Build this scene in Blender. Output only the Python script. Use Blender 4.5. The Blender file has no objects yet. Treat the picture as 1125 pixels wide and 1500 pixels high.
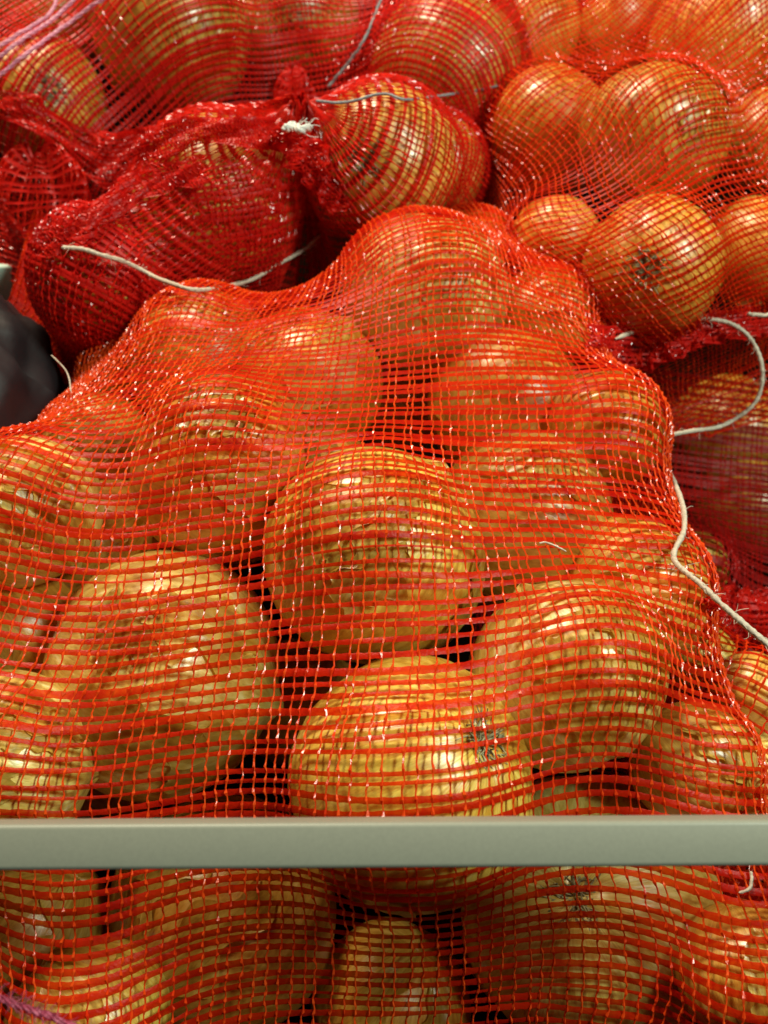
import bpy, math, random
import numpy as np
from mathutils import Vector, Matrix
from mathutils.bvhtree import BVHTree
R = math.radians
rng = np.random.default_rng(7)
random.seed(7)
scene = bpy.context.scene
col = scene.collection

# ------------------------------------------------------------------ camera, world, lamps, exposure
F = 1300.0                                   # focal length in photograph pixels (1125 x 1500)
CAM = np.array([0.0, 0.0, 0.70]); PITCH = R(50)
cam_d = bpy.data.cameras.new('camera'); cam = bpy.data.objects.new('camera', cam_d); col.objects.link(cam)
cam.location = CAM; cam.rotation_euler = (R(90) - PITCH, 0, 0)
cam_d.sensor_fit = 'VERTICAL'; cam_d.sensor_height = 36; cam_d.sensor_width = 27; cam_d.lens = 36 * F / 1500
cam_d.clip_start = 0.01; cam_d.clip_end = 20
cam_d.dof.use_dof = True; cam_d.dof.focus_distance = 0.355; cam_d.dof.aperture_fstop = cam_d.lens / 3.0
scene.camera = cam
scene.render.engine = 'CYCLES'
scene.render.resolution_x = 768; scene.render.resolution_y = 1024
w = bpy.data.worlds.new('World'); scene.world = w; w.use_nodes = True
w.node_tree.nodes['Background'].inputs[0].default_value = (1.0, 0.82, 0.6, 1)
w.node_tree.nodes['Background'].inputs[1].default_value = 0.022
scene.view_settings.view_transform = 'Standard'; scene.view_settings.look = 'None'
scene.view_settings.exposure = 0.0; scene.view_settings.gamma = 1.0

def area_lamp(name, loc, target, sx, sy, power, colour):
    l = bpy.data.lights.new(name, 'AREA'); l.shape = 'RECTANGLE'; l.size = sx; l.size_y = sy
    l.energy = power; l.color = colour
    o = bpy.data.objects.new(name, l); col.objects.link(o); o.location = loc
    o.rotation_euler = (Vector(target) - Vector(loc)).to_track_quat('-Z', 'Y').to_euler()
    return o
area_lamp('ceiling_lamp', (-0.38, 1.04, 1.48), (0, .3, .35), 0.34, 0.20, 25, (1.0, 0.87, 0.64))
area_lamp('side_lamp', (0.72, 0.10, 1.30), (0, .3, .35), 0.24, 0.18, 13, (0.84, 1.0, 0.84))

# ------------------------------------------------------------------ geometry helpers
FW = np.array([0, math.cos(PITCH), -math.sin(PITCH)]); UP = np.array([0, math.sin(PITCH), math.cos(PITCH)]); RT = np.array([1.0, 0, 0])
def at(px, py, Z): return CAM + Z * (FW + RT * (px - 562.5) / F - UP * (py - 750) / F)
def zplane(py): return 1.0 / (2.37 * (1 + 0.55 * (py - 750) / F))
def unit(v): return v / np.maximum(np.linalg.norm(v, axis=-1, keepdims=True), 1e-12)
SL = R(11); EX = np.array([1.0, 0, 0]); EY = np.array([0, math.cos(SL), math.sin(SL)]); EN = np.array([0, -math.sin(SL), math.cos(SL)])
P0 = at(562.5, 750, zplane(750))

def mesh_obj(name, V, Fc, mat, parent=None, smooth=True, origin=None, mesh=None):
    V = np.asarray(V, float).reshape(-1, 3)
    if origin is not None: V = V - np.asarray(origin)
    Fc = np.asarray(Fc, np.int32); k = Fc.shape[1]; n = len(Fc)
    me = bpy.data.meshes.new(name)
    me.vertices.add(len(V)); me.vertices.foreach_set('co', V.astype(np.float32).ravel())
    me.loops.add(n * k); me.loops.foreach_set('vertex_index', Fc.ravel())
    me.polygons.add(n); me.polygons.foreach_set('loop_start', np.arange(0, n * k, k, dtype=np.int32))
    me.polygons.foreach_set('use_smooth', np.full(n, smooth))
    me.update(calc_edges=True)
    me.materials.append(mat)
    o = bpy.data.objects.new(name, me); col.objects.link(o)
    if parent: o.parent = parent
    elif origin is not None: o.location = origin
    return o
def tag(o, label=None, cat=None, group=None, kind=None):
    if label: o['label'] = label
    if cat: o['category'] = cat
    if group: o['group'] = group
    if kind: o['kind'] = kind
    return o
def empty(name, loc):
    o = bpy.data.objects.new(name, None); o.empty_display_size = .02; col.objects.link(o); o.location = loc
    return o
def grid_faces(a, b, wrap=False):
    i, j = np.meshgrid(np.arange(a - 1), np.arange(b if wrap else b - 1), indexing='ij'); j2 = (j + 1) % b
    return np.stack([i * b + j, i * b + j2, (i + 1) * b + j2, (i + 1) * b + j], -1).reshape(-1, 4)
def spline(pts, n):
    pts = np.asarray(pts, float); m = len(pts); t = np.linspace(0, m - 1, n); i = np.clip(t.astype(int), 0, m - 2); f = (t - i)[:, None]
    p = lambda k: pts[np.clip(k, 0, m - 1)]
    a, b, c, d = p(i - 1), p(i), p(i + 1), p(i + 2)
    return .5 * (2 * b + (c - a) * f + (2 * a - 5 * b + 4 * c - d) * f ** 2 + (3 * b - a - 3 * c + d) * f ** 3)
def frames(C):
    T = unit(np.gradient(C, axis=0)); ref = np.array([.13, .21, .97]); A = unit(np.cross(T, ref)); B = np.cross(T, A)
    return T, A, B
def tube(C, r, k=6, ph=0):
    T, A, B = frames(C); a = np.arange(k) * 2 * math.pi / k + ph
    r = np.broadcast_to(np.asarray(r, float), (len(C),))
    V = C[:, None] + r[:, None, None] * (A[:, None] * np.cos(a)[None, :, None] + B[:, None] * np.sin(a)[None, :, None])
    return V.reshape(-1, 3), grid_faces(len(C), k, True)
def join(parts):
    V = []; Fs = []; n = 0
    for v, f in parts: V.append(v); Fs.append(f + n); n += len(v)
    return np.concatenate(V), np.concatenate(Fs)
def wav(seed, n=5, lo=1., hi=6.):
    r = np.random.default_rng(seed); k = r.uniform(lo, hi, n); p = r.uniform(0, 6.28, n); a = r.uniform(.5, 1, n); a /= a.sum()
    return lambda x: sum(a[i] * np.sin(k[i] * x + p[i]) for i in range(n)) * 1.6

# ------------------------------------------------------------------ materials
def new_mat(name):
    m = bpy.data.materials.new(name); m.use_nodes = True; nt = m.node_tree
    for n in list(nt.nodes): nt.nodes.remove(n)
    N = lambda t, **k: (lambda n: [setattr(n, a, b) for a, b in k.items()] and n or n)(nt.nodes.new(t))
    out = N('ShaderNodeOutputMaterial')
    return m, nt, N, nt.links.new, out
def ramp(N, L, fac, stops):
    r = N('ShaderNodeValToRGB'); e = r.color_ramp.elements
    while len(e) < len(stops): e.new(.5)
    for i, (p, c) in enumerate(stops): e[i].position = p; e[i].color = (*c, 1)
    L(fac, r.inputs[0]); return r.outputs[0]
def net_mat(name, c1, c2, rough=.28, trans=.35, bump=.25, spec=.22, clear=.28):
    m, nt, N, L, out = new_mat(name)
    tc = N('ShaderNodeTexCoord'); nz = N('ShaderNodeTexNoise'); nz.inputs['Scale'].default_value = 90; nz.inputs['Detail'].default_value = 3
    L(tc.outputs['Object'], nz.inputs['Vector'])
    oi = N('ShaderNodeObjectInfo'); ad = N('ShaderNodeMath', operation='ADD'); mu = N('ShaderNodeMath', operation='MULTIPLY'); mu.inputs[1].default_value = .35
    L(oi.outputs['Random'], mu.inputs[0]); L(nz.outputs['Fac'], ad.inputs[0]); L(mu.outputs[0], ad.inputs[1])
    c = ramp(N, L, ad.outputs[0], [(.35, c1), (.85, c2)])
    b = N('ShaderNodeBsdfPrincipled'); L(c, b.inputs['Base Color']); b.inputs['Roughness'].default_value = rough
    b.inputs['Specular IOR Level'].default_value = spec
    n2 = N('ShaderNodeTexNoise'); n2.inputs['Scale'].default_value = 900; n2.inputs['Detail'].default_value = 2; L(tc.outputs['Object'], n2.inputs['Vector'])
    bp = N('ShaderNodeBump'); bp.inputs['Strength'].default_value = bump; bp.inputs['Distance'].default_value = .0006; L(n2.outputs['Fac'], bp.inputs['Height']); L(bp.outputs[0], b.inputs['Normal'])
    t = N('ShaderNodeBsdfTranslucent'); L(c, t.inputs['Color'])
    mx = N('ShaderNodeMixShader'); mx.inputs[0].default_value = trans; L(b.outputs[0], mx.inputs[1]); L(t.outputs[0], mx.inputs[2])
    tp = N('ShaderNodeBsdfTransparent'); tp.inputs['Color'].default_value = (1.0, .42, .06, 1); m3 = N('ShaderNodeMixShader'); m3.inputs[0].default_value = clear
    L(mx.outputs[0], m3.inputs[1]); L(tp.outputs[0], m3.inputs[2]); L(m3.outputs[0], out.inputs[0])
    return m
def onion_mat(name, shift=(1, 1, 1), flaky=0.0):
    m, nt, N, L, out = new_mat(name)
    tc = N('ShaderNodeTexCoord'); oi = N('ShaderNodeObjectInfo')
    sp = N('ShaderNodeSeparateXYZ'); L(tc.outputs['Object'], sp.inputs[0])
    fl = N('ShaderNodeVectorMath', operation='MULTIPLY'); fl.inputs[1].default_value = (1, 1, 0); L(tc.outputs['Object'], fl.inputs[0])
    no = N('ShaderNodeVectorMath', operation='NORMALIZE'); L(fl.outputs[0], no.inputs[0])
    cz = N('ShaderNodeCombineXYZ'); mz = N('ShaderNodeMath', operation='MULTIPLY'); mz.inputs[1].default_value = 9; L(sp.outputs[2], mz.inputs[0]); L(mz.outputs[0], cz.inputs[2])
    rn = N('ShaderNodeMath', operation='MULTIPLY'); rn.inputs[1].default_value = 37; L(oi.outputs['Random'], rn.inputs[0]); L(rn.outputs[0], cz.inputs[0])
    av = N('ShaderNodeVectorMath', operation='ADD'); L(no.outputs[0], av.inputs[0]); L(cz.outputs[0], av.inputs[1])
    s1 = N('ShaderNodeTexNoise'); s1.inputs['Scale'].default_value = 13; s1.inputs['Detail'].default_value = 5; s1.inputs['Roughness'].default_value = .6; L(av.outputs[0], s1.inputs['Vector'])
    s2 = N('ShaderNodeTexNoise'); s2.inputs['Scale'].default_value = 42; s2.inputs['Detail'].default_value = 2; L(av.outputs[0], s2.inputs['Vector'])
    # large blotches where an outer skin is thicker, thinner or gone
    a2 = N('ShaderNodeVectorMath', operation='ADD'); L(tc.outputs['Object'], a2.inputs[0]); c2 = N('ShaderNodeCombineXYZ'); L(rn.outputs[0], c2.inputs[1]); L(c2.outputs[0], a2.inputs[1])
    pz = N('ShaderNodeTexNoise'); pz.inputs['Scale'].default_value = 26; pz.inputs['Detail'].default_value = 3; pz.inputs['Distortion'].default_value = 1.2; L(a2.outputs[0], pz.inputs['Vector'])
    m1 = N('ShaderNodeMath', operation='MULTIPLY_ADD'); m1.inputs[1].default_value = .55; L(s1.outputs['Fac'], m1.inputs[0])
    m2 = N('ShaderNodeMath', operation='MULTIPLY'); m2.inputs[1].default_value = .45; L(pz.outputs['Fac'], m2.inputs[0]); L(m2.outputs[0], m1.inputs[2])
    q = lambda c: tuple(min(1, c[i] * shift[i]) for i in range(3))
    c = ramp(N, L, m1.outputs[0], [(.34, q((.34, .14, .016))), (.46, q((.56, .31, .045))), (.56, q((.68, .46, .10))), (.68, q((.80, .66, .28)))])
    # thin darker veins
    vr = N('ShaderNodeMapRange'); vr.inputs['From Min'].default_value = .30; vr.inputs['From Max'].default_value = .46; L(s2.outputs['Fac'], vr.inputs[0])
    mxc = N('ShaderNodeMix', data_type='RGBA', blend_type='MULTIPLY'); L(c, mxc.inputs[6]); mxc.inputs[0].default_value = .38
    vc = ramp(N, L, vr.outputs[0], [(0, (.55, .42, .3)), (1, (1, 1, 1))]); L(vc, mxc.inputs[7])
    hs = N('ShaderNodeHueSaturation'); L(mxc.outputs[2], hs.inputs['Color'])
    hv = N('ShaderNodeMapRange'); hv.inputs['To Min'].default_value = .78; hv.inputs['To Max'].default_value = 1.12; L(oi.outputs['Random'], hv.inputs[0]); L(hv.outputs[0], hs.inputs['Value'])
    b = N('ShaderNodeBsdfPrincipled'); L(hs.outputs[0], b.inputs['Base Color'])
    rr = N('ShaderNodeMapRange'); rr.inputs['To Min'].default_value = .26; rr.inputs['To Max'].default_value = .48; L(s1.outputs['Fac'], rr.inputs[0]); L(rr.outputs[0], b.inputs['Roughness'])
    b.inputs['Specular IOR Level'].default_value = .75; b.inputs['Coat Weight'].default_value = .35; b.inputs['Coat Roughness'].default_value = .22
    b.inputs['Subsurface Weight'].default_value = 0.0
    bp = N('ShaderNodeBump'); bp.inputs['Strength'].default_value = .20; bp.inputs['Distance'].default_value = .0010
    sm = N('ShaderNodeMath', operation='ADD'); L(s1.outputs['Fac'], sm.inputs[0]); L(s2.outputs['Fac'], sm.inputs[1]); L(sm.outputs[0], bp.inputs['Height']); L(bp.outputs[0], b.inputs['Normal'])
    if flaky:
        t = N('ShaderNodeBsdfTranslucent'); L(hs.outputs[0], t.inputs['Color']); mx = N('ShaderNodeMixShader'); mx.inputs[0].default_value = flaky
        L(b.outputs[0], mx.inputs[1]); L(t.outputs[0], mx.inputs[2]); L(mx.outputs[0], out.inputs[0])
    else: L(b.outputs[0], out.inputs[0])
    return m
def plain(name, c1, c2, rough=.6, scale=60, bump=.2, trans=0, metal=0, dist=.001):
    m, nt, N, L, out = new_mat(name)
    tc = N('ShaderNodeTexCoord'); nz = N('ShaderNodeTexNoise'); nz.inputs['Scale'].default_value = scale; nz.inputs['Detail'].default_value = 4; L(tc.outputs['Object'], nz.inputs['Vector'])
    c = ramp(N, L, nz.outputs['Fac'], [(.3, c1), (.7, c2)]); b = N('ShaderNodeBsdfPrincipled'); L(c, b.inputs['Base Color']); b.inputs['Roughness'].default_value = rough; b.inputs['Metallic'].default_value = metal
    bp = N('ShaderNodeBump'); bp.inputs['Strength'].default_value = bump; bp.inputs['Distance'].default_value = dist; L(nz.outputs['Fac'], bp.inputs['Height']); L(bp.outputs[0], b.inputs['Normal'])
    if trans:
        t = N('ShaderNodeBsdfTranslucent'); L(c, t.inputs['Color']); mx = N('ShaderNodeMixShader'); mx.inputs[0].default_value = trans; L(b.outputs[0], mx.inputs[1]); L(t.outputs[0], mx.inputs[2]); L(mx.outputs[0], out.inputs[0])
    else: L(b.outputs[0], out.inputs[0])
    return m
M_TAPE = net_mat('net_tape_red', (.50, .005, .0012), (.78, .022, .003), .36, .38, .35, .22, .22)
M_THREAD = net_mat('net_thread_red', (.80, .034, .006), (.94, .12, .014), .22, .32, .2, .7, .12)
M_TAPE2 = net_mat('net_tape_deep_red', (.52, .006, .006), (.78, .016, .010), .40, .35, .35, .3, .10)
M_THREAD2 = net_mat('net_thread_deep_red', (.66, .008, .007), (.84, .03, .012), .22, .3, .2, .7, .12)
M_ONION = onion_mat('onion_skin', (1.03, .90, .72)); M_ONIONY = onion_mat('onion_skin_yellow', (1.06, 1.16, .85)); M_ONIONP = onion_mat('onion_skin_pale', (1.22, 1.5, 2.0))
M_ONIONR = onion_mat('onion_skin_orange', (1.12, .84, .50))
M_FLAKE = onion_mat('onion_flake', (1.15, 1.25, 1.1), .4)
M_ROOT = plain('root', (.10, .085, .04), (.46, .43, .24), .8, 300)
M_STRING = plain('string_beige', (.42, .33, .25), (.66, .56, .45), .7, 700, .6, dist=.0006)
M_PINK = plain('string_pink', (.72, .22, .38), (.90, .50, .62), .35, 500, .6, .3, dist=.0006)
M_MAG = plain('string_magenta', (.62, .05, .12), (.85, .20, .32), .45, 500, .6, .2, dist=.0006)
M_GREY = plain('string_grey', (.13, .15, .17), (.30, .33, .34), .6, 700, .6, dist=.0006)
M_WHITE = plain('tie_white', (.70, .70, .66), (.9, .9, .86), .6, 700, .6, .2, dist=.0006)
M_RAIL = plain('rail_paint', (.25, .252, .205), (.27, .272, .22), .45, 900, .05, dist=.0002)
M_FLOOR = plain('floor_dark', (.003, .0015, .001), (.008, .004, .002), 1.0, 12)
M_FLOOR.node_tree.nodes['Principled BSDF'].inputs['Specular IOR Level'].default_value = 0
M_BAG = plain('bag_dark', (.006, .003, .004), (.020, .010, .013), .6, 22, .5, dist=.004)
M_PANEL = plain('panel_pale', (.42, .56, .47), (.58, .70, .60), .5, 20, .1)

# ------------------------------------------------------------------ onions: x, y, radius in photograph pixels at their own distance
# key, px, py, r, depth bias (m), sack, material, flatness, pole (dx,dy,front) or None, label, flakes
ON = [
 ('A', 605,1142,172,-.012,'main','y',.93,(.62,-.34,1,'root'),'large glossy golden onion directly above the grey rail, root tuft at its right',2),
 ('B', 240, 985,170,-.004,'main','p',.92,None,'big peeling onion at lower left with a broad white highlight',4),
 ('C', 545, 812,154,-.010,'main','y',.96,None,'large yellow onion in the centre of the big sack above the tufted one',5),
 ('D', 830, 988,138,-.004,'main','p',.93,None,'smooth tan onion right of centre with a pale highlight on its upper right side',2),
 ('E', 862,1330,178,.020,'main','p',.93,(-.12,-.10,1,'root'),'pale greenish white onion below the rail at right with a dry root disc',2),
 ('F', 330,1335,160,.026,'main','o',.93,None,'onion below the rail left of centre, largest one in the shade there',4),
 ('G', 5,1120,130,.012,'main','p',.93,None,'flaky pale onion cut by the left edge just above the rail',5),
 ('H', 40,1365,118,.045,'main','o',.93,None,'shaded onion below the rail at the left edge',1),
 ('I', 1012,1118,86,.004,'main','o',.95,None,'onion at the lower right flank of the big sack, just above the rail end',1),
 ('J', 925, 868,108,.004,'main','o',.93,None,'onion at the right flank of the big sack beside the beige string',1),
 ('K', 765, 765,130,-.002,'main','o',.93,None,'tan onion to the right of the central yellow onion',2),
 ('L', 742, 600,114,-.002,'main','r',.93,None,'onion below the highest onion of the big sack, right of the dark gap',1),
 ('M', 886, 628, 84,.004,'main','r',.93,None,'small orange onion bulging at the right outline of the big sack',0),
 ('N', 798, 470, 76,.004,'main','r',.93,(.2,-.15,1,'neck'),'small orange onion on the upper right shoulder of the big sack',0),
 ('O', 622, 432,118,-.004,'main','p',.90,None,'highest onion of the big sack, covered with bright sparkles',2),
 ('P', 695, 372, 62,.010,'main','r',.93,None,'onion half hidden behind the highest one of the big sack',0),
 ('Q', 452, 560, 105,.0,'main','r',.93,None,'yellow tan onion left of the dark gap in the big sack',1),
 ('S', 296, 530, 103,.0,'main','r',.93,None,'dull orange onion at the upper left slope of the big sack',0),
 ('T', 332, 690,134,.004,'main','r',.93,None,'broad onion under the slanting threads at the middle left',3),
 ('U', 145, 668, 87,.006,'main','o',.93,None,'small onion near the left outline of the big sack, pale flake on it',2),
 ('V', 35, 748,110,-.002,'main','p',.93,None,'pale onion cut by the left edge at middle height',2),
 ('W', 165, 812,108,.012,'main','o',.93,None,'onion squeezed between the peeling one and the pale one at the left edge',4),
 ('X', 20, 930, 100,.024,'main','o',.93,None,'dark onion at the left edge behind the flaky ones',2),
 ('Y', 575,1468,108,.07,'main','o',.93,None,'shadowed onion at the bottom edge between the two big ones below the rail',3),
 ('Z', 1098,1425,100,.02,'main','o',.93,None,'onion at the bottom right corner under bunched net',1),
 ('a', 130,1500,115,.035,'main','y',.93,None,'yellow onion at the bottom left corner beside the magenta twine',2),
 ('b', 470, 690, 70,.03,'main','r',.93,None,'onion peeping out behind the central yellow onion on its left',1),
 ('c', 180, 560, 60,.02,'main','o',.93,None,'onion low on the left slope under densely packed net',0),
 ('2', 440,1030, 90,.11,'main','o',.93,None,'onion deep in the dark gap right of the big peeling onion',1),
 ('3', 140,1175, 90,.12,'main','o',.93,None,'onion deep in the wide dark gap just above the rail at left',1),
 ('4', 588, 585, 75,.12,'main','o',.93,None,'onion deep in the dark gap below the highest onion of the big sack',0),
 # knotted sack, top left
 ('d', 250,  45,112,-.006,'knot','o',.93,None,'onion at the top edge, first one left of the knotted mouth, under wide tapes',1),
 ('e', 60, 150, 88,.0,'knot','o',.93,(.1,-.2,1,'root'),'onion near the top left corner with a dry brown crown',3),
 ('f', 560, 240,102,-.006,'knot','o',.93,(-.25,-.05,1,'root'),'round golden onion directly right of the net knot',1),
 ('g', 318, 300,118,-.002,'knot','o',.93,None,'onion under thick deep red net below the knot frill',0),
 ('h', 148, 408, 88,.002,'knot','o',.93,None,'lowest onion of the knotted sack, hanging over the black bag',0),
 ('i', 655, 110,108,.004,'knot','o',.93,None,'onion at the upper right of the knotted sack under the grey string',0),
 ('j', 430,  30, 95,.01,'knot','o',.93,None,'onion at the top edge straight above the net knot',0),
 ('k', 640, 245, 70,.03,'knot','o',.93,None,'onion tucked behind the round golden one right of the knot',0),
 ('l', 80, 20, 80,.01,'knot','o',.93,None,'onion at the top left corner beneath the pink twine',0),
 # top right sack
 ('m', 805, 195, 88,-.004,'tall','r',.93,None,'orange onion at the left flank of the upper right sack',0),
 ('n', 955, 205,102,-.008,'tall','r',.90,None,'pale shining onion in the middle of the upper right sack',1),
 ('o', 955, 392, 95,-.010,'tall','r',.93,(-.10,-.02,1,'root'),'round golden onion with a dark navel, lowest in the upper right sack',0),
 ('p', 812, 355, 64,.002,'tall','r',.95,None,'small onion left of the golden one with the dark navel',0),
 ('q', 780,  45, 66,.004,'tall','r',.93,None,'onion at the top edge, leftmost in the upper right sack',0),
 ('r', 895,  40, 80,.006,'tall','r',.93,None,'onion at the top edge above the pale shining one',0),
 ('s', 1055, 55, 100,-.002,'tall','r',.93,None,'yellow onion in the top right corner',0),
 ('t', 1120, 205, 66,.006,'tall','r',.93,None,'onion cut by the right edge beside the dark slit of the upper right sack',1),
 ('u', 1110, 370, 76,.012,'tall','r',.93,None,'dull onion at the right edge beside the golden one with the navel',0),
 # dim sack at right
 ('v', 1065, 640, 85,.24,'dim','r',.93,None,'dim brownish onion in the shadow enclosed by the looped string',0),
 ('w', 1090, 740, 75,.22,'dim','r',.93,None,'dark red looking onion in the shaded sack below the string loop',0),
 ('x', 1015, 830, 50,.14,'dim','y',.93,None,'small onion with a yellow patch where two strings meet',1),
 # lower right sack
 ('y', 1020, 965, 55,.030,'low','y',.93,None,'little orange onion just outside the right flank of the big sack',0),
 ('z', 1100,1015, 58,.026,'low','o',.93,None,'orange onion at the right edge below the red net frill',0),
 ('0', 1115,1150, 75,.022,'low','p',.93,None,'pale onion at the right edge just above the rail',0),
 ('1', 1170,1440, 90,.045,'low','o',.93,None,'onion behind the open dark cells at the lower right edge',0),
]
n = len(ON); px = np.array([o[1] for o in ON], float); py = np.array([o[2] for o in ON], float); rp = np.array([o[3] for o in ON], float)
dirs = FW + RT * ((px - 562.5) / F)[:, None] - UP * ((py - 750) / F)[:, None]
Z0 = zplane(py); Z0 = Z0 * (1 + .6 * rp / F) + np.array([o[4] for o in ON]); Z = Z0.copy()
for it in range(500):
    C = CAM + dirs * Z[:, None]; rad = rp * Z / F * 1.09
    d = np.linalg.norm(C[:, None] - C[None], axis=-1) + np.eye(n); pen = .90 * (rad[:, None] + rad[None]) - d; pen[np.eye(n) > 0] = 0
    pen = np.maximum(pen, 0); sgn = np.where(Z[:, None] > Z[None], 1, -1)
    Z += .12 * (pen * sgn).sum(1); Z += .03 * (Z0 - Z)
C = CAM + dirs * Z[:, None]; rad = rp * Z / F * 1.09
onions = {}
for i, o in enumerate(ON):
    flat, pole = o[7], o[8]
    view = unit(CAM - C[i])
    if pole:
        dx, dy, fr, kind = pole; fz = math.sqrt(max(0.05, 1 - dx * dx - dy * dy)); ax = unit(RT * dx - UP * dy + view * fz)
        if kind == 'root': ax = -ax
    else:
        r_ = np.random.default_rng(100 + i); a = r_.uniform(0, 6.28); ax = unit(RT * math.cos(a) + UP * math.sin(a) * .8 + view * r_.uniform(-.35, .35))
    q = Vector(ax).to_track_quat('Z', 'Y'); M = np.array(q.to_matrix())
    onions[o[0]] = dict(c=C[i], r=rad[i], s=np.array([1, 1, flat]), M=M, q=q, sack=o[5], rec=o, i=i)

def onion_surface(th, ph, r, flat, seed):
    """th: 0 at neck .. pi at root; returns local xyz. slightly inside the unit ellipsoid everywhere"""
    a = wav(seed, 4, 2, 6); k = np.random.default_rng(seed)
    lob = 1 - .012 * (1 + np.sin(3 * ph + k.uniform(0, 6))) - .010 * (1 + np.sin(5 * ph + k.uniform(0, 6)))
    rid = .0035 * np.sin(23 * ph + 1.5 * np.sin(2 * th)) + .0022 * np.sin(41 * ph + 2.0) + .003 * np.sin(11 * ph + 3 * th)
    rr = lob + (rid - .006) * np.sin(th)
    x = rr * np.sin(th) * np.cos(ph); y = rr * np.sin(th) * np.sin(ph); z = rr * np.cos(th) * flat
    # root dimple and neck pinch
    dr = np.exp(-((math.pi - th) / .16) ** 2); z = z + .07 * dr * flat
    nk = np.exp(-(th / .13) ** 2); z = z - .03 * np.exp(-(th / .3) ** 2) + .10 * nk; 
    return np.stack([x, y, z], -1) * r

def make_onion(key, d):
    o = d['rec']; nt_, np_ = (56, 112) if d['sack'] == 'main' else (40, 80)
    th = np.linspace(0.0, math.pi, nt_); ph = np.linspace(0, 2 * math.pi, np_, endpoint=False)
    T, P = np.meshgrid(th, ph, indexing='ij')
    V = onion_surface(T, P, d['r'], o[7], d['i'] + 11)
    mat = {'o': M_ONION, 'y': M_ONIONY, 'p': M_ONIONP, 'r': M_ONIONR}[o[6]]
    ob = mesh_obj('onion', V, grid_faces(nt_, np_, True), mat)
    ob.location = d['c']; ob.rotation_mode = 'QUATERNION'; ob.rotation_quaternion = d['q']
    tag(ob, o[9], 'onion', {'main': 'onions in the big central sack', 'knot': 'onions in the knotted sack', 'tall': 'onions in the upper right sack', 'dim': 'onions in the shaded sack', 'low': 'onions in the lower right sack'}[d['sack']])
    rr = np.random.default_rng(900 + d['i'])
    # dry loose skins, curling off the surface
    vl = np.array(Matrix(d['M'].tolist()).inverted()) @ unit(CAM - d['c'])     # view direction in onion space
    for f in range(o[10]):
        if f < 2: dv = unit(vl + rr.normal(0, .45, 3))
        else: dv = unit(vl + rr.normal(0, .75, 3))
        if o[8] and abs(dv[2]) > .45 and dv[2] * (-1 if o[8][3] == 'root' else 1) > 0: dv[2] *= -.3; dv = unit(dv)
        t0 = math.acos(np.clip(dv[2], -1, 1)); p0 = math.atan2(dv[1], dv[0])
        a, b = 32, 16; hl = rr.uniform(.35, .75); hw = rr.uniform(.14, .36) / max(.35, math.sin(t0))
        u, v = np.meshgrid(np.linspace(-1, 1, a), np.linspace(-1, 1, b), indexing='ij')
        e1 = wav(rr.integers(9999), 4, 1, 5); e2 = wav(rr.integers(9999), 4, 1, 6)
        edge = 1 + .28 * e1(v * 2 + 3); side = (1 - .55 * np.abs(u) ** 2) * (1 + .22 * e2(u * 3))
        TT = np.clip(t0 + hl * u * (.75 + .25 * edge), .12, math.pi - .12); PP = p0 + hw * v * side + .08 * e1(u * 2)
        S = onion_surface(TT, PP, d['r'], o[7], d['i'] + 11)
        lift = .0007 + .0009 * np.maximum(np.abs(v) ** 4, np.abs(u) ** 6) + .0003 * e2(PP * 4) ** 2
        S = S + unit(S) * lift[..., None]
        Fq = grid_faces(a, b)
        keep = rr.uniform(0, 1, len(Fq)) > .0
        fl = mesh_obj('loose_skin', S, Fq[keep], M_FLAKE, ob)
    if o[8]:
        parts = []
        root = o[8][3] == 'root'; z0 = -d['r'] * o[7] * .90 if root else d['r'] * o[7] * .96; sg = -1 if root else 1
        for k in range(120 if root else 20):
            a = rr.uniform(0, 6.28); q0 = rr.uniform(0, .0085) if root else rr.uniform(0, .003)
            base = np.array([q0 * math.cos(a), q0 * math.sin(a), z0]); ln = rr.uniform(.004, .0095) if root else rr.uniform(.002, .005)
            out = unit(np.array([math.cos(a + rr.normal(0, .8)), math.sin(a + rr.normal(0, .8)), sg * rr.uniform(.25, 1.2)]))
            c2 = base + out * ln * .5; c3 = c2 + unit(out * [1, 1, -.1] + rr.normal(0, .5, 3)) * ln * .6
            v, f = tube(spline([base, c2, c3], 5), np.linspace(.00050, .00022, 5), 4); parts.append((v, f))
        v, f = join(parts); mesh_obj('root_tuft' if root else 'dry_neck', v, f, M_ROOT, ob)['kind'] = 'stuff'
    return ob
for k, d in onions.items(): make_onion(k, d)

# ------------------------------------------------------------------ nets
def push_out(P, obs, margin):
    shp = P.shape; Q = P.reshape(-1, 3)
    for d in obs:
        L = (Q - d['c']) @ d['M']; sc = d['s'] * d['r'] + margin
        m = (np.abs(L) < sc).all(1)
        if not m.any(): continue
        l = L[m] / sc; q = np.linalg.norm(l, axis=1); ins = q < 1
        if not ins.any(): continue
        g = l / sc; gn = unit(g)                                    # surface-gradient direction in local space
        stepv = gn * ((1 - q) / np.maximum(np.linalg.norm(g, axis=1) / np.maximum(q, .2), 1e-9))[:, None]
        dp = (q[ins] < .80)[:, None]; idx = np.where(m)[0][ins]; Q[idx] += np.where(dp, EN * .012, (stepv[ins]) @ d['M'].T)
    return Q.reshape(shp)

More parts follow.
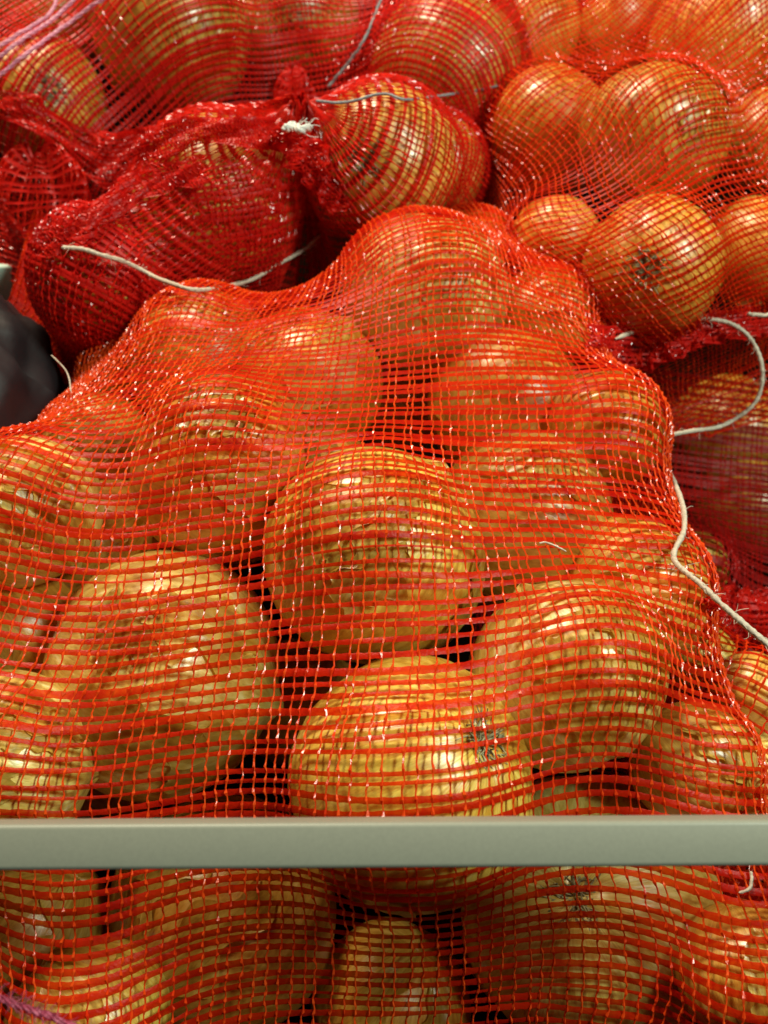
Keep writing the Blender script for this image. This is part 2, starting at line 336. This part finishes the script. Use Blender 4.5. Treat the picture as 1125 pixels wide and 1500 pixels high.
def drape(P, obs, g, iters=320, margin=.0026, wrap=False, pin=None, shrink=.985, edge_pull=0.0, edge_dir=None, compress=.05, smooth=.12, grav=.0004, floor=-.10, poly=None, hold=None):
    if poly is not None: poly = np.array([plane_uv(*q) for q in poly])
    Pini = P.copy()
    P = P.copy(); V = np.zeros_like(P); L1 = np.linalg.norm(P[1:] - P[:-1], axis=-1) * shrink
    P2 = np.concatenate([P, P[:, :1]], 1) if wrap else P
    L2 = np.linalg.norm(P2[:, 1:] - P2[:, :-1], axis=-1) * shrink
    if wrap is not False and not isinstance(wrap, bool): L2[:] = np.maximum(L2, wrap)
    pinm = np.zeros(P.shape[:2], bool) if pin is None else pin; Pp = P[pinm].copy()
    def rel(A, B, L, k=1.0):
        dlt = B - A; ln = np.maximum(np.linalg.norm(dlt, axis=-1), 1e-9); e = (ln - L); e = np.where(e > 0, e, e * compress) / ln
        c = .5 * k * dlt * e[..., None]; return c
    for it in range(iters):
        V *= .86
        if poly is None: V += g * grav
        else:
            u_ = (P - P0) @ EX; v_ = (P - P0) @ EY; h_ = (P - P0) @ EN; best = np.full(u_.shape, 1e9); bu = u_.copy(); bv = v_.copy(); ins = np.zeros(u_.shape, bool)
            for q in range(len(poly)):
                a0, b0 = poly[q], poly[(q + 1) % len(poly)]; e = b0 - a0; t = np.clip(((u_ - a0[0]) * e[0] + (v_ - a0[1]) * e[1]) / (e @ e), 0, 1)
                cu, cv = a0[0] + t * e[0], a0[1] + t * e[1]; dd = np.hypot(u_ - cu, v_ - cv); mk = dd < best; best = np.where(mk, dd, best); bu = np.where(mk, cu, bu); bv = np.where(mk, cv, bv)
                cr = (a0[1] > v_) != (b0[1] > v_); ins ^= cr & (u_ < (b0[0] - a0[0]) * (v_ - a0[1]) / (b0[1] - a0[1] + 1e-12) + a0[0])
            gd = unit(np.stack([bu - u_, bv - v_, np.minimum(-.02, -.10 - h_)], -1) * [1.0, 1.0, .8]); k_ = np.clip(best / .02, 0, 1)
            gw = EX * gd[..., :1] + EY * gd[..., 1:2] + EN * gd[..., 2:]
            V += np.where(ins[..., None], g, unit(g * (1 - k_)[..., None] + gw * k_[..., None])) * grav
        if edge_dir is not None:
            V[0] += edge_dir[0] * edge_pull; V[-1] += edge_dir[1] * edge_pull
            if not wrap: V[:, 0] += edge_dir[2] * edge_pull; V[:, -1] += edge_dir[3] * edge_pull
        old = P.copy(); P = P + V
        for s in range(4):
            for o in (0, 1):
                A = P[o:-1:2]; B = P[o + 1::2]; c = rel(A, B, L1[o::2]); P[o:-1:2] += c; P[o + 1::2] -= c
            for o in (0, 1):
                if wrap:
                    idx = np.arange(o, P.shape[1], 2); jx = (idx + 1) % P.shape[1]
                    c = rel(P[:, idx], P[:, jx], L2[:, idx]); P[:, idx] += c; P[:, jx] -= c
                else:
                    A = P[:, o:-1:2]; B = P[:, o + 1::2]; c = rel(A, B, L2[:, o::2]); P[:, o:-1:2] += c; P[:, o + 1::2] -= c
            P = push_out(P, obs, margin)
        lap = np.zeros_like(P)
        lap[1:-1] += .5 * (P[2:] + P[:-2]) - P[1:-1]
        if wrap: lap += .5 * (np.roll(P, 1, 1) + np.roll(P, -1, 1)) - P
        else: lap[:, 1:-1] += .5 * (P[:, 2:] + P[:, :-2]) - P[:, 1:-1]
        P = P + lap * smooth
        Pb = P; P = push_out(P.copy(), obs, margin)
        touch = (np.abs(P - Pb).sum(-1) > 1e-7)[..., None]
        P = np.where(touch, P - .35 * ((P - old) - EN * ((P - old) @ EN)[..., None]), P)
        hh = (P - P0) @ EN; P = P + EN * np.maximum(0, floor - hh)[..., None]
        P = np.where((hh < floor + .002)[..., None], .5 * old + .5 * P, P)
        if pin is not None: P[pinm] = Pp
        if hold:
            s_ = min(1, it / (.5 * iters))
            for sl, dh in hold: P[sl] = Pini[sl] + EN * (dh * s_)
        V = P - old; sp = np.linalg.norm(V, axis=-1, keepdims=True); V *= np.minimum(1, .004 / np.maximum(sp, 1e-9))
    return P
def sample(G, fi, fj, wrap=False):
    a, b = G.shape[:2]; i = np.clip(np.floor(fi).astype(int), 0, a - 2); t = (fi - i)[..., None]
    if wrap: j = np.floor(fj).astype(int)
    else: j = np.clip(np.floor(fj).astype(int), 0, b - 2)
    s = (fj - j)[..., None]
    wt = lambda t: (-.5 * t + t * t - .5 * t ** 3, 1 - 2.5 * t * t + 1.5 * t ** 3, .5 * t + 2 * t * t - 1.5 * t ** 3, -.5 * t * t + .5 * t ** 3)
    wi, wj = wt(t), wt(s); out = 0
    for m in range(4):
        for n_ in range(4):
            jj = (j - 1 + n_) % b if wrap else np.clip(j - 1 + n_, 0, b - 1)
            out = out + G[np.clip(i - 1 + m, 0, a - 1), jj] * wi[m] * wj[n_]
    return out
def normals(G, face, wrap=False):
    du = np.gradient(G, axis=0)
    dv = (np.roll(G, -1, 1) - np.roll(G, 1, 1)) * .5 if wrap else np.gradient(G, axis=1)
    nn = unit(np.cross(dv, du)); s = np.sign((nn * face).sum(-1).mean()) or 1
    return nn * s
def evenize(G, G0, amt=.8, axis=0, it=6):
    """slide the mesh cells along the threads so that their spacing follows the woven spacing of G0 again"""
    if axis == 1: return evenize(G.transpose(1, 0, 2), G0.transpose(1, 0, 2), amt, 0, it).transpose(1, 0, 2)
    a, b = G.shape[:2]; idx = np.zeros((a, b))
    for j in range(b):
        s1 = np.concatenate([[0], np.cumsum(np.linalg.norm(np.diff(G[:, j], axis=0), axis=1))]); s0 = np.concatenate([[0], np.cumsum(np.linalg.norm(np.diff(G0[:, j], axis=0), axis=1))])
        idx[:, j] = np.interp(s0 / s0[-1] * s1[-1], s1, np.arange(a))
    sh = (idx - np.arange(a)[:, None]) * amt
    for _ in range(it): sh[:, 1:-1] = .25 * (sh[:, 2:] + sh[:, :-2]) + .5 * sh[:, 1:-1]
    return sample(G, np.clip(np.arange(a)[:, None] + sh, 0, a - 1), np.broadcast_to(np.arange(b, dtype=float), (a, b)))
SHEETS = []
def build_net(G, sub_i, sub_j, root, tape_mat, thread_mat, width=(.0018, .0033), tr=.00040, wrap=False, single=False, seed=1, obs=(), face=None, dens=3, jit=.10, tape_keep=1.0, rowrange=None):
    """G: node grid (rows = along the threads, columns = along the tapes); sub_* cells per node interval"""
    rs = np.random.default_rng(seed); a, b = G.shape[:2]; face = unit(CAM - G.reshape(-1, 3).mean(0)) if face is None else face
    NN = normals(G, face, wrap); org = np.array(root.location)
    # ---- tapes
    nr = (a - 1) * sub_i + 1; fi = np.arange(nr) / sub_i + rs.normal(0, jit / sub_i, nr)
    nc = (b if wrap else b - 1) * sub_j; fj = np.linspace(0, b if wrap else b - 1, nc * dens + 1)
    I = np.clip(fi[:, None] + .0 * fj[None], 0, a - 1); J = np.broadcast_to(fj, I.shape)
    for k in range(nr): I[k] = np.clip(I[k] + wav(seed * 1000 + k, 3, .1, .9)(fj) * .10 / sub_i * (1 + jit * 3), 0, a - 1)
    Pt = sample(G, I, J, wrap); Pt = push_out(Pt, obs, .0022) if len(obs) else Pt
    Nt = unit(sample(NN, I, J, wrap)); T = unit(np.gradient(Pt, axis=1)); Bt = unit(np.cross(Nt, T))
    wd = rs.uniform(width[0], width[1], nr); wd = np.where(rs.uniform(size=nr) < .12, wd * .6, wd)
    ww = wd[:, None] * (1 + .10 * np.cos(2 * math.pi * J * sub_j)) * (1 + .12 * np.stack([wav(seed * 77 + k, 4, .3, 2.2)(fj) for k in range(nr)]))
    tw = np.stack([wav(seed * 55 + k, 4, .3, 3.0)(fj) for k in range(nr)]) * .14 + rs.normal(0, .05, Pt.shape[:2])
    Bt = Bt * np.cos(tw)[..., None] + Nt * np.sin(tw)[..., None]
    bow = Nt * (ww * .10)[..., None]
    VV = np.stack([Pt - Bt * (ww / 2)[..., None], Pt + bow, Pt + Bt * (ww / 2)[..., None]], 2)       # rows, samples, 3, xyz
    fc = grid_faces(VV.shape[1], 3)
    keep = [k for k in range(nr) if rs.uniform() < tape_keep]
    if single:
        for k in keep: mesh_obj('weft_tape', VV[k] - org, fc, tape_mat, root)
    else:
        V, Fc = join([(VV[k].reshape(-1, 3), fc) for k in keep]); mesh_obj('weft_tapes', V - org, Fc, tape_mat, root)['kind'] = 'stuff'
    # ---- threads: looped chain, thicker where it locks each tape
    ns = (a - 1) * sub_i * (dens + 1) + 1; gi = np.linspace(0, a - 1, ns); gj = np.arange(nc if wrap else nc + 1) / sub_j
    gj = gj + rs.normal(0, jit * 1.1 / sub_j, len(gj))
    Jt = gj[:, None] + 0 * gi[None]
    for k in range(len(gj)): Jt[k] += wav(seed * 31 + k, 3, .15, 1.3)(gi) * .10 / sub_j * (1 + jit * 3)
    if not wrap: Jt = np.clip(Jt, 0, b - 1)
    It = np.broadcast_to(gi, Jt.shape)
    Ph = sample(G, It, Jt, wrap); Ph = push_out(Ph, obs, .0024) if len(obs) else Ph
    Nh = unit(sample(NN, It, Jt, wrap)); Th = unit(np.gradient(Ph, axis=1)); Bh = unit(np.cross(Nh, Th))
    ph = 2 * math.pi * It * sub_i
    zz = .00030 * np.sin(ph * .5 + .3) + rs.normal(0, .00013, Jt.shape)
    rr = tr * (1 + .45 * np.cos(ph)) * rs.uniform(.82, 1.2, Jt.shape); hh = .00040 + .0003 * np.cos(ph) + rs.normal(0, .00008, Jt.shape)
    Cn = Ph + Bh * zz[..., None] + Nh * hh[..., None]
    ring = []
    roll = rs.normal(0, .28, Jt.shape)
    for q in range(3):
        an = q * 2 * math.pi / 3 + math.pi / 2 + roll
        ring.append(Cn + (Bh * np.cos(an)[..., None] * 1.25 + Nh * np.sin(an)[..., None]) * rr[..., None])
    VV = np.stack(ring, 2); fc = grid_faces(ns, 3, True)
    if single:
        for k in range(VV.shape[0]): mesh_obj('warp_thread', VV[k] - org, fc, thread_mat, root, smooth=False)
    else:
        V, Fc = join([(VV[k].reshape(-1, 3), fc) for k in range(VV.shape[0])]); mesh_obj('warp_threads', V - org, Fc, thread_mat, root, smooth=False)['kind'] = 'stuff'
    # remember for ray casting strings and frills onto it
    Gs = np.concatenate([G, G[:, :1]], 1) if wrap else G
    SHEETS.append(BVHTree.FromPolygons([Vector(v) for v in Gs.reshape(-1, 3)], grid_faces(*Gs.shape[:2]).tolist()))
def hit(px_, py_, lift=.002, default=None):
    d = unit(at(px_, py_, 1) - CAM); best = None
    for s in SHEETS:
        h = s.ray_cast(Vector(CAM), Vector(d), 2)
        if h[0] is not None and (best is None or h[3] < best): best = h[3]
    if best is None: best = (zplane(py_) if default is None else default) / float(d @ FW)
    return CAM + d * (best - lift)
obs_of = lambda *s: [d for d in onions.values() if d['sack'] in s]
def plane_uv(px_, py_):
    d = at(px_, py_, 1) - CAM; t = ((P0 - CAM) @ EN) / (d @ EN); q = CAM + d * t - P0; return q @ EX, q @ EY

# main sack: threads fan out towards the viewer
CW, CH = .0051, .0062
vmin, vmax = -.28, .43; nv = int((vmax - vmin) / (2 * CH)); nu = 66
v = vmin + np.cumsum(2 * CH * np.where(np.linspace(vmin, vmax, nv) > 0, 1 - 2.3 * np.clip(np.linspace(vmin, vmax, nv), 0, .25), 1))[:, None]; u = (np.arange(nu) - nu / 2 + 3.5)[None] * .0114
h = np.where(np.abs(u) > .2, -(np.abs(u) - .2) * .3, 0) + .05
Gm = P0 + EX * (u * (1 - 1.9 * np.clip(v, -.16, .17)))[..., None] + EY * (v + 0 * u)[..., None] + EN * (h + 0 * v)[..., None]
OUT_MAIN = [(-300, 690), (0, 640), (110, 590), (210, 480), (380, 420), (460, 385), (560, 330), (640, 310), (745, 375), (865, 480), (962, 640), (985, 800), (1010, 930), (1078, 1150), (1100, 1400), (1120, 1900), (-300, 1900)]
Gi = Gm.copy()
Gm = drape(Gm, obs_of('main'), -EN, 420, shrink=1.02, smooth=.05, grav=.0006, compress=.35, poly=OUT_MAIN, hold=[((0,), -.13), ((slice(None), 0), -.05)])
Gm = evenize(evenize(Gm, Gi, .8), Gi, .5, 1)
sack = empty('mesh_onion_sack', (0.0, .22, .12)); tag(sack, 'big orange red mesh sack bulging with onions behind the grey rail', 'onion sack', 'mesh sacks of onions')
build_net(Gm, 3, 3, sack, M_TAPE, M_THREAD, single=True, dens=2, seed=3, obs=obs_of('main'), face=EN, jit=.08)

# knotted sack, top left: threads run into the tied mouth
K = at(440, 165, zplane(165) - .055)
nr_, na = 29, 86; rho = (np.arange(nr_) * .0105 + .004)[:, None]; th = (np.arange(na) * 2 * math.pi / na)[None]
tilt = .10
pl = lambda x, y: EX * x[..., None] + EY * y[..., None]
warp = th + .10 * np.sin(5 * th + 1) + .06 * np.sin(9 * th)
wr = np.stack([wav(501, 5, 3, 9)(0 * rho + th)])[0]
wrn = .5 * (np.sin(7 * th + 1) + np.sin(11 * th + 2)); amp = .016 * np.exp(-((rho - .045) / .04) ** 2)
Gk = K + pl(rho * np.cos(warp), rho * np.sin(warp)) + EN * (.10 * np.clip(rho / .07, 0, 1) + amp * wrn)[..., None]
pin = np.zeros((nr_, na), bool); pin[0] = True
Gk = drape(Gk, obs_of('knot'), -EN, 300, wrap=.0102, pin=pin, poly=[(-250, -250), (735, -250), (735, 150), (690, 280), (640, 320), (460, 370), (380, 385), (240, 440), (150, 495), (75, 460), (45, 390), (-250, 300)], shrink=1.03, hold=[((-1, np.where((np.sin(th[0]) > -.05) & (np.cos(th[0]) < .75))[0]), -.09)], smooth=.05, compress=.03, grav=.0005)
sack2 = empty('mesh_onion_sack', at(380, 150, .75)); tag(sack2, 'deep red mesh sack at top left with its mouth gathered in a white tied knot', 'onion sack', 'mesh sacks of onions')
build_net(Gk, 3, 3, sack2, M_TAPE2, M_THREAD2, width=(.0014, .0026), wrap=True, seed=5, obs=obs_of('knot'), face=EN, dens=1)
# doubled fold of the same net over its lower onions
def flat_sheet(cpx, cpy, rot, w_, h_, c, lift=.05, sub=2, Zoff=0, fan=0):
    cu, cv = plane_uv(cpx, cpy); na_, nb = int(h_ / c / sub), int(w_ / c / sub)
    y, x = np.meshgrid((np.arange(na_) - na_ / 2) * c * sub, (np.arange(nb) - nb / 2) * c * sub, indexing='ij')
    x = x * (1 - fan * y); X = x * math.cos(rot) - y * math.sin(rot) + cu; Y = x * math.sin(rot) + y * math.cos(rot) + cv
    return P0 + EX * X[..., None] + EY * Y[..., None] + EN * lift
sub_obs = [onions[k] for k in 'ghe']
for r0, sd, cc in ((R(24), 8, .0034), (R(-14), 9, .0036)):
    G2 = flat_sheet(230, 330, r0, .26, .22, cc, .06)
    G2 = drape(G2, sub_obs, -EN, 260, margin=.0035 if sd == 8 else .005, poly=[(30, 240), (200, 190), (440, 200), (460, 370), (380, 385), (240, 440), (150, 495), (60, 460), (30, 380)], shrink=1.0)
    build_net(G2, 2, 2, sack2, M_TAPE2, M_THREAD2, width=(.0014, .0027), seed=sd, obs=sub_obs, face=EN, dens=2)

# upper right sack
G3 = flat_sheet(960, 150, R(28), .42, .48, .0033, .10)
Gi = G3.copy()
G3 = drape(G3, obs_of('tall'), -EN, 300, poly=[(715, -300), (725, 0), (722, 250), (760, 380), (850, 470), (950, 495), (1060, 480), (1300, 470), (1300, -300)], shrink=1.03, smooth=.06, hold=[((-1,), -.10), ((slice(None), -1), -.10)])
G3 = evenize(evenize(G3, Gi, .8), Gi, .8, 1)
sack3 = empty('mesh_onion_sack', at(950, 200, .78)); tag(sack3, 'orange mesh sack at upper right with slanting net and a loose beige string', 'onion sack', 'mesh sacks of onions')
build_net(G3, 2, 2, sack3, M_TAPE, M_THREAD, width=(.0011, .0020), tr=.00034, seed=11, obs=obs_of('tall'), face=EN, dens=2)

# shaded sack at right
G4 = flat_sheet(1130, 650, R(-10), .26, .30, .0040, -.015)
G4 = drape(G4, obs_of('dim'), -EN, 240, shrink=1.0, floor=-.155, hold=[((0,), -.09), ((-1,), -.11), ((slice(None), 0), -.11), ((slice(None), -1), -.11)])
sack4 = empty('mesh_onion_sack', at(1080, 700, .75)); tag(sack4, 'dark red mesh sack lying in shadow between the big sack and the right edge', 'onion sack', 'mesh sacks of onions')
M_TAPE4 = net_mat('net_tape_shade_darkened', (.20, .004, .004), (.34, .008, .006), .45, .25, .3, .2, .08)  # tape red darkened so the shade over this sack is in the colour
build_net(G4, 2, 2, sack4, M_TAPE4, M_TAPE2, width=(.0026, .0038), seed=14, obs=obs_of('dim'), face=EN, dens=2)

# lower right sack
G5 = flat_sheet(1140, 1160, R(-36), .30, .36, .0050, .08)
G5 = drape(G5, obs_of('low'), -EN, 260, poly=[(980, 930), (1060, 880), (1300, 880), (1350, 1700), (1050, 1700), (1050, 1180)], shrink=1.0)
sack5 = empty('mesh_onion_sack', at(1140, 1160, .6)); tag(sack5, 'red mesh sack at the lower right edge with diamond slanted net cells', 'onion sack', 'mesh sacks of onions')
build_net(G5, 2, 2, sack5, M_TAPE, M_THREAD, seed=17, width=(.0013, .0022), obs=obs_of('low'), face=EN, dens=3)

# ------------------------------------------------------------------ gathered frills of net
def frill(name, pts, width_px, root, seed, lift=.006, amp=.005, waves=9, mats=(None, None), cell=.0042, layers=2, up=(0, -1), default=None):
    P = np.array([hit(x, y, lift, default) for x, y in pts]); n_ = max(14, int(np.linalg.norm(np.diff(P, axis=0), axis=1).sum() * 1.5 / (cell * 2)))
    Cn = spline(P, n_); W = spline(np.array([[w_] for w_ in width_px], float), n_)[:, 0]
    Zc = (Cn - CAM) @ FW; wm = W * Zc / F; upv = unit(RT * up[0] - UP * up[1]); vw = unit(CAM - Cn)
    m = max(5, int(wm.max() / (cell * 2)) + 3); s = np.linspace(-.5, .5, m)
    for L_ in range(layers):
        f1 = wav(seed * 9 + L_, 4, waves * .5, waves * 1.5); f2 = wav(seed * 13 + L_, 4, waves * .4, waves); t = np.linspace(0, 6.28, n_)
        G = Cn[None] + upv * (s[:, None] * wm[None] * (1 + .18 * f2(t)[None]))[..., None] + \
            vw[None] * (amp * (.4 + 1.2 * np.abs(s))[:, None] * f1(t[None] + s[:, None] * 1.5) + L_ * .0025)[..., None] + RT * (.004 * f2(t[None] * 1.3 + s[:, None] * 3))[..., None]
        build_net(G, 2, 2, root, mats[0] or M_TAPE2, mats[1] or M_THREAD2, width=(.0012, .0022), seed=seed + L_, dens=2, jit=.12, tr=.0003)
def tuft(cx, cy, rx, ry, root, seed, lift=.012, mats=(None, None), cell=.0040, thick=.5):
    c = hit(cx, cy, lift); Zc = (c - CAM) @ FW; ax, ay = rx * Zc / F, ry * Zc / F
    na_ = max(8, int(2.6 * ay / cell / 2)); nb = max(14, int(2 * math.pi * ax / cell / 2))
    t, p = np.meshgrid(np.linspace(.25, math.pi - .1, na_), np.linspace(0, 2 * math.pi, nb, endpoint=False), indexing='ij')
    vw = unit(CAM - c); U = unit(UP - vw * (UP @ vw)); f1 = wav(seed, 4, 2, 5); k = 1 + .16 * np.sin(3 * p + 2 * t + seed) + .09 * np.sin(7 * p + 3 * t)
    G = c + RT * (ax * k * np.sin(t) * np.cos(p))[..., None] + U * (ay * k * np.cos(t))[..., None] + vw * (ax * thick * k * np.sin(t) * np.sin(p))[..., None]
    build_net(G, 2, 2, root, mats[0] or M_TAPE2, mats[1] or M_THREAD2, width=(.0013, .0022), seed=seed, dens=2, jit=.25, wrap=True, face=vw)
frill('f', [(480, 245), (440, 205), (370, 195), (290, 192), (215, 215), (150, 235), (60, 175), (0, 150)], [40, 52, 40, 38, 60, 74, 50, 40], sack2, 31, waves=8, lift=.010, layers=1, cell=.0036, amp=.0045)
frill('f', [(400, 190), (450, 225), (480, 275), (500, 310)], [50, 60, 44, 30], sack2, 36, up=(1, -.4), waves=5, layers=1, cell=.0036)
tuft(432, 146, 29, 40, sack2, 41, lift=.010)
tuft(58, 290, 66, 68, sack2, 42, lift=.014)
frill('f', [(300, 250), (210, 270), (120, 330), (60, 350)], [40, 44, 44, 60], sack2, 44, waves=5, layers=1, cell=.0036, amp=.003)
frill('f', [(868, 505), (930, 512), (990, 500), (1050, 478), (1130, 468)], [52, 60, 46, 40, 44], sack3, 51, waves=12, lift=.004, default=.50)
frill('f', [(1040, 880), (1070, 890), (1100, 905), (1140, 935)], [30, 56, 74, 70], sack5, 55, waves=6, lift=.008, layers=1, cell=.0036)
tuft(1100, 900, 42, 34, sack5, 57, lift=.012)
# bunched vertical folds at the right flank of the big sack below the rail
0 and frill('f', [(1020, 1270), (1032, 1350), (1060, 1430), (1085, 1500)], [70, 74, 62, 40], sack, 61, waves=5, lift=.003, up=(1, 0), mats=(M_TAPE, M_THREAD), layers=1, cell=.0036, amp=.003)

# ------------------------------------------------------------------ strings and twine
def cord(name, pts, r, mat, label, cat='string', strands=1, lift=.004, n_=140, fuzz=0, twist=26, group=None, fray=0):
    P = np.array([(hit(p[0], p[1], lift) if len(p) == 2 else at(*p)) for p in pts]); Cn = spline(P, n_) + np.stack([wav(len(label) * 3 + q_, 5, 10, 60)(np.linspace(0, 1, n_)) for q_ in range(3)], -1) * r * .35
    for _ in range(2): Cn[1:-1] = .25 * (Cn[2:] + Cn[:-2]) + .5 * Cn[1:-1]
    T, A, B = frames(Cn); parts = []; t = np.linspace(0, 1, n_); rs = np.random.default_rng(len(label))
    for s in range(strands):
        an = t * twist * 2 * math.pi + s * 2 * math.pi / strands; off = r * .55 if strands > 1 else 0
        taper = np.clip(np.minimum(t, 1 - t) * 40 + .3, 0, 1)
        parts.append(tube(Cn + (A * np.cos(an)[:, None] + B * np.sin(an)[:, None]) * off, r * (.62 if strands > 1 else 1) * taper * (1 + .1 * rs.normal(size=n_)), 6))
    for k in range(fuzz):
        i = rs.integers(2, n_ - 3); d_ = unit(rs.normal(0, 1, 3) + T[i] * 1.5); c0 = Cn[i]; parts.append(tube(spline([c0, c0 + d_ * r * 3, c0 + d_ * r * 4 + rs.normal(0, r, 3)], 5), r * .10, 3))
    org = Cn[n_ // 2]; v_, f_ = join_mixed(parts)
    o = mesh_obj(name, v_, f_, mat, origin=org); tag(o, label, cat, group); return o
def join_mixed(parts): return join(parts)
cord('loose_string', [(90, 362), (150, 372), (215, 400), (285, 424), (360, 412), (430, 375), (470, 345)], .00125, M_STRING, 'beige string sagging below the knotted sack at upper left', fuzz=50, lift=.011)
cord('loose_string', [(900, 496), (950, 478, .515), (1010, 467, .505), (1065, 472, .50), (1100, 500, .50), (1118, 545, .50), (1105, 590, .505), (1060, 622, .51), (1010, 632, .49), (968, 645, .455), (975, 680, .455), (998, 730, .42), (1001, 775, .395), (987, 818, .372), (1030, 858, .355), (1080, 905, .345), (1140, 958, .34)],
     .00125, M_STRING, 'long beige string looping down the right side past the big sack', n_=320, fuzz=110, twist=60)
cord('loose_string', [(1095, 459, .50), (1115, 462, .50), (1150, 460, .50)], .0012, M_STRING, 'short stub of beige string at the right edge above the string loop', n_=30, twist=6)
cord('pink_twine', [(-20, 80), (40, 42), (75, 18), (85, -20)], .0011, M_PINK, 'topmost of the pink plastic twines crossing the top left corner', 'twine', strands=3, group='pink twines', lift=.012, twist=7, fuzz=40)
cord('pink_twine', [(-20, 95), (30, 60), (85, 22), (125, -20)], .0011, M_PINK, 'middle one of the pink plastic twines crossing the top left corner', 'twine', strands=3, group='pink twines', lift=.014, twist=7, fuzz=40)
cord('pink_twine', [(-20, 125), (40, 78), (100, 34), (165, -12)], .0011, M_PINK, 'lowest and longest of the pink plastic twines crossing the top left corner', 'twine', strands=3, group='pink twines', lift=.012, twist=7, fuzz=40)
cord('grey_string', [(462, 148), (500, 150), (560, 138), (600, 146), (660, 138), (730, 126)], .0008, M_GREY, 'grey string running right from the knot across the net', fuzz=20, lift=.003)
cord('grey_string', [(480, 128), (510, 92), (535, 55), (560, -5)], .0009, M_GREY, 'dark grey string rising from the knot to the top edge', fuzz=20, lift=.004)
cord('white_tie', [(418, 188), (430, 184), (440, 190), (454, 186)], .0020, M_WHITE, 'frayed white tie end on the net knot', 'tie', strands=3, fuzz=14, n_=30, twist=2, lift=.016)
cord('magenta_twine', [(-30, 1452, .27), (20, 1470, .27), (70, 1488, .27), (150, 1520, .27)], .0009, M_MAG, 'fuzzy magenta twine at the bottom left corner', 'twine', strands=3, fuzz=220, n_=60, twist=4)
cord('straw', [(1082, 1308), (1098, 1302), (1101, 1288), (1100, 1276)], .0006, M_STRING, 'bent dry onion root lying on the net below the rail at right', 'dry root', strands=1, n_=20, lift=.002)
cord('straw', [(790, 796), (802, 795), (830, 808)], .0004, M_STRING, 'tiny dry straw lying on the net right of centre', 'dry root', strands=1, n_=20, lift=.002)
cord('straw', [(75, 520, .47), (98, 545, .46), (104, 575, .45)], .0004, M_STRING, 'thin dry root sticking up in front of the black bag', 'dry root', strands=1, n_=20, lift=.002)

# ------------------------------------------------------------------ rail, bag, panel, floor
def box_bevel(a, b, bev):
    """solid bar from corner a to b, long edges rounded"""
    x0, y0, z0 = a; x1, y1, z1 = b; sec = []
    for (cy, cz, a0) in ((y1 - bev, z1 - bev, 0), (y0 + bev, z1 - bev, 90), (y0 + bev, z0 + bev, 180), (y1 - bev, z0 + bev, 270)):
        for k in range(5): an = R(a0 + k * 22.5); sec.append((cy + bev * math.cos(an), cz + bev * math.sin(an)))
    sec = np.array(sec); V = np.array([[(x, p, q) for p, q in sec] for x in np.linspace(x0, x1, 9)]); m = len(sec)
    return V.reshape(-1, 3), grid_faces(9, m, True)
rl = at(562.5, 1233, .268); hgt = 63 / F * .268
V, Fc = box_bevel((-.42, -.006, -hgt / 2), (.42, .006, hgt / 2), .0014)
rail = mesh_obj('display_rail', V, Fc, M_RAIL); rail.location = rl; rail.rotation_euler = (R(-60), 0, R(.35))
tag(rail, 'flat grey green metal rail crossing the picture in front of the big sack', 'rail')

u, v = np.meshgrid(np.linspace(0, 1, 60), np.linspace(0, 1, 70), indexing='ij')
bc = at(-45, 605, .52); fold = .006 * np.sin(16 * u + 5 * v) + .004 * np.sin(31 * u - 9 * v + 1) + .003 * np.sin(13 * v + 23 * u)
th = u * 2 * math.pi; ph = .1 + v * (math.pi - .2); rr = 1 + 8 * fold
tri = lambda x: np.abs(((x / 6.283) % 1) - .5) * 4 - 1
rr = 1 + .05 * tri(5 * th + 3 * ph) + .035 * tri(9 * th - 6 * ph + 2) + .03 * tri(14 * ph + 4 * np.sin(th)) + .02 * tri(21 * th + 9 * ph)
V = np.stack([.052 * rr * np.sin(ph) * np.cos(th), .07 * rr * np.sin(ph) * np.sin(th), .072 * rr * np.cos(ph)], -1)
bag = mesh_obj('black_bag', V, grid_faces(60, 70), M_BAG); bag.location = bc; tag(bag, 'crumpled dark purplish black plastic bag at the left edge behind the big sack', 'plastic bag')
V, Fc = box_bevel((-.20, -.004, -.034), (.024, .004, .034), .002)
pn = mesh_obj('crate_panel', V, Fc, M_PANEL); pn.location = at(10, 462, .60); pn.rotation_euler = (R(-20), 0, R(8)); tag(pn, 'pale green white plastic crate side glimpsed at the left behind the black bag', 'crate')
V = [(-3, -1, 0), (3, -1, 0), (3, 4, 0), (-3, 4, 0)]
fl = mesh_obj('floor', V, [[0, 1, 2, 3]], M_FLOOR); fl.location = (0, 0, .02); fl['kind'] = 'structure'
print('main h', ((Gm-P0)@EN).min(), ((Gm-P0)@EN).max(), ((Gk-P0)@EN).min(), sum(len(o.data.polygons) for o in col.objects if o.type=='MESH'))
